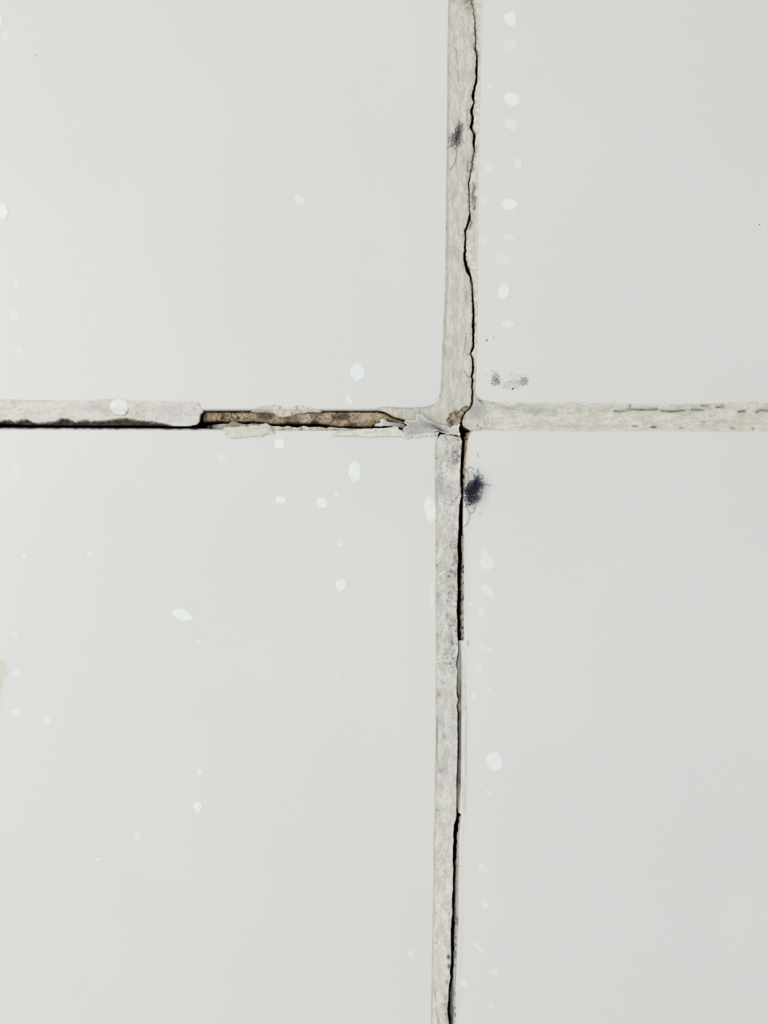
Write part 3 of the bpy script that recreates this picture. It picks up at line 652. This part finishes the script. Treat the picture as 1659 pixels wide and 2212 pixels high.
def curl_st(X, Y, D, z):
    rim = ss(1.0, 4.0, D)
    fold_shade = .6 * gauss(X, Y, 950, 929, 9, 3, .5) + .4 * gauss(X, Y, 938, 921, 9, 3, .5) + .3 * gauss(X, Y, 958, 931, 14, 3, .35)  # shade of the fold painted into the flake's colour
    return st4(.03, fold_shade, .2 * gauss(X, Y, 878, 914, 8, 6), .8 * gauss(X, Y, 938, 921, 26, 5, .42) + .2 * gauss(X, Y, 895, 920, 16, 5) + .35 * gauss(X, Y, 975, 931, 14, 5) + .5 * rim * ss(965, 930, X) + .25 * rim)  # grey along the fold is painted shade too; the paler torn rim is real
flake([(870, 928), (874, 924), (880, 919), (876, 917), (872, 914), (875, 909.5), (882, 908), (890, 910), (896, 910), (898, 905), (898, 899), (902, 895.5), (906, 898), (911, 896), (914, 901), (919, 906), (926, 910), (936, 914), (945, 918), (955, 919), (964, 920), (969, 923), (972, 924), (977, 920.5), (984, 919.5), (990, 917), (993.5, 917), (992, 922), (990, 927), (991, 933), (994, 937), (993, 943), (986, 940), (976, 939), (966, 938), (956, 935), (946, 932), (938, 931), (939, 936), (932, 939), (922, 937), (914, 939), (906, 939), (899, 944), (893, 941), (886, 940), (880, 944), (876, 940), (875, 935)],
      'jagged curled flake of grout arching across the crossing beside the black hole', curl, M['flake_pale'], curl_st, 114, jitter=.7, thick=1.1)

flake([(866, 941), (871, 934), (880, 932), (892, 933), (905, 932), (918, 930), (930, 929), (942, 931), (949, 935), (945, 940), (940, 937), (937, 942), (932, 940), (928, 944), (922, 941), (917, 942), (911, 942), (904, 945), (899, 948), (895, 944), (890, 943), (886, 947), (882, 945), (879, 949), (876, 944), (871, 945)],
      'white saw-toothed flake of grout peeking out under the jagged curled flake',
      lambda X, Y, D: over(X, Y, 2.0 + .6 * fbm(X, Y, 8, 3, 133)), M['flake'],
      lambda X, Y, D, z: st4(.04 + 0 * X, 0, 0, .0), 134, jitter=.5, thick=1.0)

# crumbs of mortar stuck to the edge of the lower tile, beside the black gap
def crumbs(name, y0, y1, inner, outer, seed, label, tint, dark, material):
    ys = np.arange(y0, y1, 2.2)
    xi = np.interp(ys, [p[0] for p in inner], [p[1] for p in inner]) + 2.4 * fbm(ys * 0 + 5, ys, 9, 4, seed) * 1.5
    xo = np.interp(ys, [p[0] for p in outer], [p[1] for p in outer])
    xi = np.minimum(xi, xo - 1.0)
    out = list(zip(xi, ys)) + list(zip(xo, ys))[::-1]
    def top(X, Y, D):
        o_ = np.interp(Y, ys, xo); th = tile_height(X, Y)
        z = -7 - 1.1 * (o_ - X) + 1.6 * fbm(X, Y, 5, 3, seed + 1) - 1.5 * np.exp(-D / 1.2)
        return np.where(np.isnan(th), z, np.maximum(z, np.nan_to_num(th) + .25))
    def st(X, Y, D, z):
        o_ = np.interp(Y, ys, xo)
        return st4(tint * (.5 + .5 * vnoise(X, Y, 9, seed + 2)), dark * np.maximum(ss(3, 8, o_ - X + 3 * fbm(X, Y, 6, 2, seed + 4)), ss(.6, .8, vnoise(X, Y, 6, seed + 3))), 0, .1)
    o = slab(name, out, top, bot(-60), material, stain=st, side_stain_shade=(.2, 1, 0, 0), jitter=.4, seed=seed + 5, step=1.2, edge_step=1.4)
    return tag(o, label, 'mortar')
crumbs('mortar_crust', 934, 1042, [(934, 1007), (945, 1005.5), (960, 1003.5), (1000, 1001.5), (1042, 1000.3)], [(934, 1014), (945, 1011), (960, 1009), (1000, 1006), (1042, 1002.5)], 201, 'dark brown gritty crust on the tile edge between the crossing and the lint tuft', .9, .95, M['mortar'])
crumbs('mortar_crust', 1158, 1384, [(1158, 996), (1165, 996), (1190, 998), (1210, 998), (1250, 994.5), (1300, 994), (1350, 992.5), (1384, 994)], [(1158, 998), (1175, 1001.5), (1200, 1002), (1300, 1001.5), (1384, 1001)], 211, 'reddish tan crumbly crust on the tile edge below the lint tuft', .7, 1.25, M['flake'])
crumbs('mortar_crust', 1766, 2260, [(1766, 993), (1800, 988), (1850, 985), (1900, 984), (1950, 983), (1990, 982), (2050, 981.5), (2100, 979.5), (2140, 974), (2180, 971.5), (2212, 974), (2260, 975)], [(1766, 995), (1800, 991), (1850, 991.5), (1900, 991.5), (1990, 990), (2050, 986.5), (2100, 984), (2150, 985), (2212, 985), (2260, 985)], 221, 'thin pale tan crust on the tile edge along the lowest stretch of the crack', .22, .55, M['grout_smooth'])

# ---------------------------------------------------------------- fibres and hairs
def tubes(name, strands, radius, material, parent=None):
    V = []; F = []; base = 0
    for s in strands:
        P = np.array(s, float); n = len(P)
        P = np.stack([(P[:, 0] - W / 2), (H / 2 - P[:, 1]), P[:, 2]], axis=1) * PX
        T = np.gradient(P, axis=0); T /= np.linalg.norm(T, axis=1, keepdims=True) + 1e-12
        up = np.array([0.13, 0.21, 0.97]); A = np.cross(T, up); A /= np.linalg.norm(A, axis=1, keepdims=True) + 1e-12
        Bn = np.cross(T, A)
        for k in range(4):
            a = k * math.pi / 2
            V.append(P + (A * math.cos(a) + Bn * math.sin(a)) * radius * PX)
        for k in range(4):
            k2 = (k + 1) % 4
            for i in range(n - 1):
                F.append([base + k * n + i, base + k2 * n + i, base + k2 * n + i + 1, base + k * n + i + 1])
        F.append([base + k * n for k in range(4)][::-1]); F.append([base + k * n + n - 1 for k in range(4)])
        base += 4 * n
    return link_mesh(name, np.vstack(V), F, material, True, None, parent, 0)

def smooth_path(pts, n=24):
    P = np.array(pts, float); out = []
    m_ = len(P)
    for i in range(m_ - 1):
        p0 = P[max(i - 1, 0)]; p1 = P[i]; p2 = P[i + 1]; p3 = P[min(i + 2, m_ - 1)]
        for t in np.linspace(0, 1, max(3, n // (m_ - 1)), endpoint=(i == m_ - 2)):
            out.append(0.5 * ((2 * p1) + (-p0 + p2) * t + (2 * p0 - 5 * p1 + 4 * p2 - p3) * t * t + (-p0 + 3 * p1 - 3 * p2 + p3) * t ** 3))
    return np.array(out)

rng = np.random.default_rng(4)
def tangle(cx, cy, cz, rx, ry, rz, tilt, count, length, stepl=2.2, curl_=0.55, top=1.0):
    c, s = math.cos(tilt), math.sin(tilt); out = []
    for _ in range(count):
        p = rng.normal(0, .42, 3); d = rng.normal(0, 1, 3); d /= np.linalg.norm(d); w = rng.normal(0, 1, 3) * curl_
        L = []
        for _k in range(int(length * rng.uniform(.5, 1.3))):
            q = np.array([p[0] * rx, p[1] * ry, p[2] * rz])
            L.append((cx + q[0] * c - q[1] * s, cy + q[0] * s + q[1] * c, max(cz + q[2], 1.0)))
            w = w * .85 + rng.normal(0, 1, 3) * curl_ * .5
            d = d + np.cross(w, d) * .6 - p * .16 * max(0, np.linalg.norm(p) - .6) * 3
            d /= np.linalg.norm(d) + 1e-9
            p = p + d * stepl / np.array([rx, ry, rz]) 
        if len(L) > 3: out.append(L)
    return out
lint = bpy.data.objects.new('lint_tuft', None); C.objects.link(lint)
lc = to_m([1019], [1058], [0.])[0]; lint.location = lc
tag(lint, 'small dark navy tuft of tangled lint caught on the edge of the black gap', 'lint')
st_ = tangle(1015, 1066, 9, 19, 29, 9, .2, 135, 18) + tangle(1028, 1046, 8, 15, 19, 8, .4, 80, 15)
body = tubes('tangled_fibres', st_, .36, M['lint']); body.parent = lint; body.location = -lc
body['kind'] = 'stuff'
loose = [[(1012, 1090, 3), (1008, 1096, 2), (1013, 1104, 2), (1014, 1112, 1), (1013, 1122, 1), (1008, 1132, 1), (998, 1142, 1)],
         [(1027, 1086, 3), (1026, 1098, 2), (1022, 1106, 1), (1015, 1110, 1)], [(1008, 1040, 3), (1012, 1030, 2), (1010, 1020, 1.4), (1005, 1014, 1), (1003, 1020, 1)],
         [(1024, 1032, 3), (1022, 1024, 4), (1016, 1018, 3)], [(1032, 1034, 3), (1033, 1022, 4), (1029, 1015, 3)], [(1040, 1048, 4), (1050, 1047, 2), (1060, 1049, 1)],
         [(1006, 1024, 1.5), (1010, 1012, 1), (1018, 1009, 1), (1023, 1016, 1)], [(1028, 1022, 2), (1032, 1018, 1), (1033, 1010, 1)], [(1004, 1046, 2), (1003, 1036, 1), (1007, 1028, 1)],
         [(1036, 1080, 2), (1040, 1070, 2), (1038, 1062, 3)]]
for i, s in enumerate(loose):
    t_ = tubes('loose_fibre', [smooth_path(s)], .34, M['lint'] if i not in (2, 6, 8) else M['hair']); t_.parent = lint; t_.location = -lc

def hair(name, paths, mat_, r, label, cat='hair'):
    return tag(tubes(name, [smooth_path(p, 30) for p in paths], r, mat_), label, cat)
hair('curled_hair', [[(979.5, 962, -.5), (978, 970, -.3), (976, 978, -.3), (978, 986, -.3), (980, 994, -.3), (983, 999, 0), (987, 995, .3), (984, 992, .3), (978, 996, .2), (979, 1002, 0), (986, 1001, 0), (990, 998, 0)], [(979, 978, 0), (985, 979, 0), (989, 986, 0), (984, 993, 0)]], M['lint'], .32, 'fine dark hair kinked into loops on the sandy grout strip below the crossing')
hair('stray_hair', [[(1010, 1382, .8), (1011.5, 1386, .8), (1010, 1390, .8), (1011, 1394, .8), (1009.5, 1396, .8)]], M['hair'], .3, 'tiny curved hair on the tile level with the end of the black gap')
hair('stray_hair', [[(985, 320, -1.2), (986, 330, -1.2), (985, 342, -1.2), (982, 352, -1.2), (975, 362, -1.2), (972, 369, -1)]], M['hair'], .36, 'thin bent hair trailing below the grey fluff on the upper grout')
hair('stray_hair', [[(1030.5, 977, .6), (1032, 983, .6), (1035, 987, .6)]], M['hair'], .26, 'faint short hair on the tile above the lint tuft')
fl_ = []
for (cx_, cy_, sx_, sy_, n_) in ((992, 276, 3.2, 8, 16), (983, 301, 5.5, 7, 34), (988, 288, 4, 7, 14)):
    for _ in range(n_):
        x = rng.normal(cx_, sx_); y = rng.normal(cy_, sy_); a_ = -1.25 + rng.normal(0, .35); L_ = rng.uniform(4, 11); bnd = rng.normal(0, 2)
        fl_.append(smooth_path([(x - math.cos(a_) * L_, y - math.sin(a_) * L_, -1.4), (x + bnd, y, rng.uniform(-.9, .2)), (x + math.cos(a_) * L_, y + math.sin(a_) * L_, -1.4)], 10))
fl_ += [smooth_path([(990, 250, -1), (990, 260, -.5), (991, 272, -.4), (989, 284, -.4)], 12), smooth_path([(996, 270, -1), (992, 278, -.4), (987, 286, -.3)], 12), smooth_path([(974, 296, -.8), (970, 303, -.8), (969, 310, -.6)], 10), smooth_path([(996, 285, -.8), (997, 296, -.6), (992, 306, -.5), (995, 316, -.8)], 10)]
f_ = tubes('fibre_fluff', [np.array([(a, b_, max(min(c_, 1.5), -1.6)) for a, b_, c_ in s]) for s in fl_], .34, M['grey_lint'])
tag(f_, 'faint grey violet wisp of fluff pressed into the upper beige grout strip', 'fluff')

# ---------------------------------------------------------------- dirt specks on the tiles
def blob_mesh(X, Y, rx, ry, rot, h, n=18, seed=0, irr=.1, tail=None, z0=0.02):
    """low dome with an irregular outline, px"""
    a = np.linspace(0, 2 * math.pi, n, endpoint=False)
    r = 1 + irr * (fbm(np.cos(a) * 3 + seed * 7.3, np.sin(a) * 3 + seed * 3.1, 2.6, 3, seed) * 1.8)
    u = np.cos(a) * rx * r; v = np.sin(a) * ry * r
    if tail: 
        k = np.clip(-np.sin(a), 0, 1) ** 3; v = v - k * tail * (0.75 + .25 * np.sin(a * 9)); u = u * (1 - .35 * k)
    c, s = math.cos(rot), math.sin(rot)
    U = u * c - v * s; Vv = u * s + v * c
    V = []; F = []
    fr = [1.08, .96, .80, .45]
    hz = [0, .75, .97, 1.0]
    for q, (f, z) in enumerate(zip(fr, hz)): V.append(np.stack([U * f, Vv * f, np.full(n, z0 + z * h)], axis=1))
    V.append(np.array([[0, 0, z0 + h]]))
    for q in range(3):
        for i in range(n):
            j = (i + 1) % n; F.append([q * n + i, (q + 1) * n + i, (q + 1) * n + j, q * n + j])
    for i in range(n): F.append([3 * n + i, 4 * n, 3 * n + (i + 1) % n])
    F.append(list(range(n)))
    V = np.vstack(V)
    return V, F
def blob(name, X, Y, rx, ry, rot, h, material, seed, irr=.1, tail=None, n=22, z=0.0):
    V, F = blob_mesh(0, 0, rx, ry, rot, h, n, seed, irr, tail)
    V[:, 2] += np.nan_to_num(tile_height(X + V[:, 0], Y + V[:, 1]))      # follows the gently swelling glaze
    V = np.stack([V[:, 0], -V[:, 1], V[:, 2]], axis=1) * PX
    fade = np.repeat([0., .4, 1., 1.], n); fade = np.append(fade, 1.)
    o = link_mesh(name, V, F, material, True, np.tile(fade[:, None], (1, 4)))
    o.location = to_m([X], [Y], [z])[0]
    return o
def specks(name, items, material, label):
    Vs = []; Fs = []; b0 = 0
    for i, (x, y, rx, ry, rot) in enumerate(items):
        V, F = blob_mesh(0, 0, rx, ry, rot, .35, 8, i, .25)
        V = V + np.array([x, y, 0]); V[:, 2] += np.nan_to_num(tile_height(V[:, 0], V[:, 1])); Vs.append(to_m(V[:, 0], V[:, 1], V[:, 2])); Fs += [[k + b0 for k in f] for f in F]; b0 += len(V)
    o = link_mesh(name, np.vstack(Vs), Fs, material, True)
    return tag(o, label, 'dirt', kind='stuff')
items = []
def cluster(n_, cx_, cy_, sx, sy, smin, smax, rot):
    for _ in range(n_):
        x = rng.normal(cx_, sx); y = rng.normal(cy_, sy)
        s = rng.uniform(smin, smax); items.append((x, y, s * rng.uniform(1, 2.4), s * .8, rot + rng.normal(0, .5)))
cluster(95, 1071, 820, 5.5, 7, .35, .85, -.7); cluster(60, 1132, 822, 5, 5.5, .35, .85, -.7)
cluster(34, 1105, 826, 12, 5, .25, .65, -.6); cluster(26, 1108, 836, 14, 3, .3, .6, -.2); cluster(22, 1066, 808, 9, 5, .25, .5, -.6); cluster(18, 1112, 812, 12, 4, .3, .6, -.7)
cluster(16, 1075, 822, 3, 3, .5, .9, -.7)
smudge = specks('dirt_smudge', items, M['speck'], 'brownish speckled smudge of dirt on the tile near its rounded corner')
hz = film_mat('grime_haze', rgb(150, 140, 124), rgb(178, 168, 154), .5)
for (x, y, rx, ry, rot) in ((1071, 820, 11, 13, .2), (1131, 823, 10, 10, 0), (1104, 830, 26, 9, -.1)):
    g_ = blob('grime_film', x, y, rx, ry, rot, .1, hz if rx < 20 else film_mat('faint_grime_haze', rgb(178, 168, 154), rgb(196, 188, 176), .28), int(x), .3, n=26); g_.parent = smudge
for (x, y, rx, ry, rot, lab) in ((1051.5, 735, 2.6, 1.3, -1.0, 'tiny grey dirt speck on the tile above the brown smudge'), (1066.5, 729, 1.0, 1.0, 0, 'pinpoint dirt dot on the tile just above the grey speck'),
        (1108, 840, 3.2, 1.5, -.7, 'dark slanting speck at the foot of the speckled brown smudge'), (1037, 1108.5, .9, .9, 0, 'pinpoint dirt dot on the tile below the lint tuft'), (79, 120, .9, .9, 0, 'lone pinpoint dark dot near the upper left corner, on a blank tile'), (1641, 485, 1.3, 1.3, 0, 'lone faint dot near the right border on the tile with the brown smudge')):
    tag(blob('dirt_speck', x, y, rx, ry, rot, .4, M['speck_dark'], 3, .2, n=10), lab, 'dirt')
# stain at the border of the picture, on the lower tile
def stain_patch(name, pts, material, label):
    o = slab(name, pts, lambda X, Y, D: .08 + .12 * ss(0, 4, D), lambda X, Y, z: np.full(X.shape, .01), material, step=2.5, edge_step=2.5, jitter=1.2, jscale=8, seed=301,
             stain=lambda X, Y, D, z: st4(ss(0, 8, D), 0, 0, 0))
    return tag(o, label, 'stain')
stain_patch('tan_stain', [(-30, 1415), (-4, 1418), (6, 1424), (15, 1432), (20, 1446), (18, 1460), (13, 1470), (14, 1480), (8, 1490), (5, 1505), (5, 1530), (2, 1545), (1, 1562), (-30, 1575)], film_mat('tan_deposit', rgb(214, 205, 188), rgb(224, 218, 203), .8), 'pale tan stain spreading from the left border over the lower tile')

# ---------------------------------------------------------------- dried white splashes on the tiles
# x, y, half-width, half-height, rotation, strength 3 bright / 2 thin / 1 faint, tail, label
SP = [
 (1104, 41, 14, 16, .2, 3, 0, 'bright angular white splash highest in the column beside the upper crack'),
 (1104, 97, 14, 15, 0, 1, 0, 'faint round splash just under the highest one beside the upper crack'),
 (1106, 213, 19, 16, .2, 3, 0, 'largest white splash on the tile with the brown smudge'),
 (1060, 187, 8, 6, 0, 1, 0, 'faint small splash above and left of the largest splash on that tile'),
 (1106, 270, 15, 13, .4, 2, 0, 'thin white splash right below the largest one beside the upper crack'),
 (1120, 354, 9, 13, .1, 2, 0, 'upright oval splash farthest from the upper crack'),
 (1056, 362, 9, 11, 0, 1, 0, 'faint splash close to the crack, level with the upright oval one'),
 (1104, 441, 17, 13, 0, 3, 0, 'wide bright splash level with the forking of the upper crack'),
 (1049, 434, 9, 7, -.3, 1, 0, 'faint splash next to the grout, left of the wide bright splash'),
 (1102, 513, 12, 8, .1, 1, 0, 'faint flat splash below the wide bright one'),
 (1046, 519, 8, 9, 0, 1, 0, 'faint round splash hugging the grout beside the bend in the crack'),
 (1090, 562, 17, 12, 0, 1, 0, 'broad faint splash between two splashes beside the thickest bit of crack'),
 (1090, 629, 13, 16, .5, 3, 0, 'bright tear-shaped splash about halfway up the upper tile column'),
 (1100, 700, 14, 8, 0, 2, 0, 'thin flat splash lowest in the column above the brown smudge'),
 (1053, 1218, 14, 14, -.2, 2, 24, 'brushy white splash with a streaky tail above it, below the lint tuft'),
 (1056, 1276, 19, 9, .85, 2, 0, 'slanting leaf-shaped splash under the one with the streaky tail'),
 (1042, 1322, 9, 11, .3, 1, 0, 'faint rough splash beneath the slanting leaf-shaped one'),
 (1018, 1305, 5, 6, 0, 1, 0, 'small faint dab near the reddish tan crust'),
 (1050, 1400, 15, 7, .35, 1, 0, 'faint crescent splash beside the tiny curved hair'),
 (1037, 1445, 10, 12, .3, 1, 0, 'faint rounded splash below the crescent one'),
 (1068, 1644, 17, 20, -.5, 3, 0, 'biggest bright white splash on the tile beside the filler strip'),
 (1026, 1502, 6, 9, 0, 1, 0, 'faint upright dab near the filler strip'),
 (1060, 1490, 7, 4, .6, 1, 0, 'faint thin slanting dab above the biggest splash of its tile'),
 (1052, 1545, 7, 3.5, .9, 1, 0, 'faint narrow streak between the thin dab and the biggest splash'),
 (1056, 1712, 9, 4, .6, 1, 0, 'faint slanting streak below the biggest splash of its tile'),
 (1045, 1875, 11, 8, .3, 1, 0, 'faint splash beside the lower crack, highest of the lowest cluster'),
 (1049, 1953, 9, 9, 0, 2, 0, 'thin round splash second from the top in the lowest cluster'),
 (1035, 2047, 15, 7, .7, 1, 0, 'faint slanting elongated splash in the lowest cluster'),
 (1070, 2098, 8, 9, .2, 1, 0, 'faint splash farthest from the crack in the lowest cluster'),
 (1003, 2124, 7, 8, .3, 2, 0, 'small splash nearest the lower crack in the lowest cluster'),
 (1061, 2172, 9, 6, .1, 1, 0, 'faint flat splash lowest in the cluster beside the crack'),
 (1066, 1071, 5, 5, 0, 1, 0, 'faint little ring-like dab right of the lint tuft'),
 (1070, 1042, 4.5, 3.5, 0, 1, 0, 'faint tiny dab above right of the lint tuft'),
 (1037, 1136, 5, 1.6, -1.0, 2, 0, 'short white scratch-like streak below the lint tuft'),
 (1034, 1098, 4.5, 4, 0, 1, 0, 'faint tiny dab just under the lint tuft'),
 (649, 431, 10, 13, -.2, 2, 0, 'lone white splash in the middle of the tile above the hollow'),
 (771, 804, 15, 18, 0, 3, 0, 'egg-shaped bright splash above the end of the brown hollow'),
 (755, 863, 6, 13, -.35, 2, 0, 'small crescent splash between the egg-shaped one and the hollow'),
 (6, 456, 12, 18, 0, 3, 0, 'bright white splash cut by the left border of the picture'),
 (1, 42, 5, 15, 0, 2, 0, 'sliver of a splash at the left border near the upper corner'),
 (12, 76, 8, 11, 0, 1, 0, 'faint splash below the sliver near the upper left corner'),
 (36, 610, 6, 12, 0, 1, 0, 'faint upright dab near the left border, highest of three'),
 (33, 680, 11, 14, 0, 1, 0, 'faint rough splash near the left border, middle of three'),
 (42, 755, 9, 9, 0, 1, 0, 'faint round splash near the left border, lowest of three'),
 (605, 958, 11, 12, .3, 3, 0, 'round white splash right below the cream squarish flake'),
 (482, 987, 9, 8, 0, 1, 0, 'faint splash left of and below the cream squarish flake'),
 (768, 1019, 13, 22, -.05, 3, 0, 'tall brushed white splash below the long white flake'),
 (607, 1080, 12, 9, .05, 3, 0, 'oval white splash, left one of a level pair'),
 (696, 1087, 12, 11, .1, 3, 0, 'rounded white splash, right one of a level pair'),
 (728, 1067, 6, 5, 0, 2, 0, 'tiny splash just above right of the level pair'),
 (746, 1098, 7, 3, .2, 1, 0, 'faint thin dab right of the level pair'),
 (737, 1174, 7, 8, .4, 2, 0, 'small splash below the level pair, above the squarish one'),
 (738, 1264, 12, 12, .3, 3, 0, 'squarish white splash alone under the small one'),
 (395, 1328, 23, 13, .5, 3, 0, 'big slanting white splash alone in the middle of the lower tile'),
 (430, 1387, 8, 4, .2, 1, 0, 'faint dab below right of the big slanting splash'),
 (732, 1462, 5, 5, 0, 1, 0, 'faint tiny dab far below the squarish splash'),
 (930, 1099, 12, 30, -.1, 3, 0, 'long thick white daub touching the edge of the sandy grout strip'),
 (934, 1290, 4.5, 32, 0, 1, 0, 'faint long streak along the edge of the sandy grout strip'),
 (196, 1196, 7, 6, 0, 2, 0, 'small lone splash in the upper half of the lower tile'),
 (54, 1199, 7, 6, 0, 2, 0, 'small splash near the left border below two fainter dabs'),
 (44, 1159, 5, 3, 0, 1, 0, 'faint tiny dab just above the small splash near the left border'),
 (36, 1015, 10, 10, .3, 1, 0, 'faint broad splash near the left border under the horizontal joint'),
 (35, 1372, 7, 6, 0, 1, 0, 'faint splash above the pale tan stain'),
 (37, 1452, 8, 9, 0, 1, 0, 'faint splash touching the pale tan stain'),
 (35, 1540, 11, 9, .2, 2, 0, 'thin splash beside the foot of the pale tan stain'),
 (103, 1556, 9, 9, .2, 2, 0, 'small angular splash right of the foot of the tan stain'),
 (433, 1667, 7, 8, 0, 2, 0, 'small round splash, upper one of a vertical pair'),
 (428, 1744, 9, 12, 0, 3, 0, 'bright oval splash, lower one of a vertical pair'),
 (298, 1806, 8, 9, 0, 1, 0, 'faint splash left below the vertical pair'),
 (213, 1856, 6, 2.5, -.2, 3, 0, 'tiny bright dash above a faint shadowy patch'),
 (889, 2060, 7, 8, 0, 2, 0, 'small splash near the lowest stretch of grout, left of it'),
]
for i, (x, y, rx, ry, rot, k, tail, lab) in enumerate(SP):
    o = blob('white_splash', x, y, rx, ry, rot, {3: .7, 2: .4, 1: .25}[k], M['drop%d' % k], i + 1, .2 if ry < 1.6 * rx else .09, tail or None, n=34)
    tag(o, lab, 'splash', 'dried white splashes on the tiles')
# one more rests on the left grout strip, partly over the tile edge
o = blob('white_splash', 259, 879, 20, 17, .1, 1.2, M['drop2'], 91, .14, n=34, z=.6)
tag(o, 'round cream splash lying on the smooth horizontal grout strip', 'splash', 'dried white splashes on the tiles')
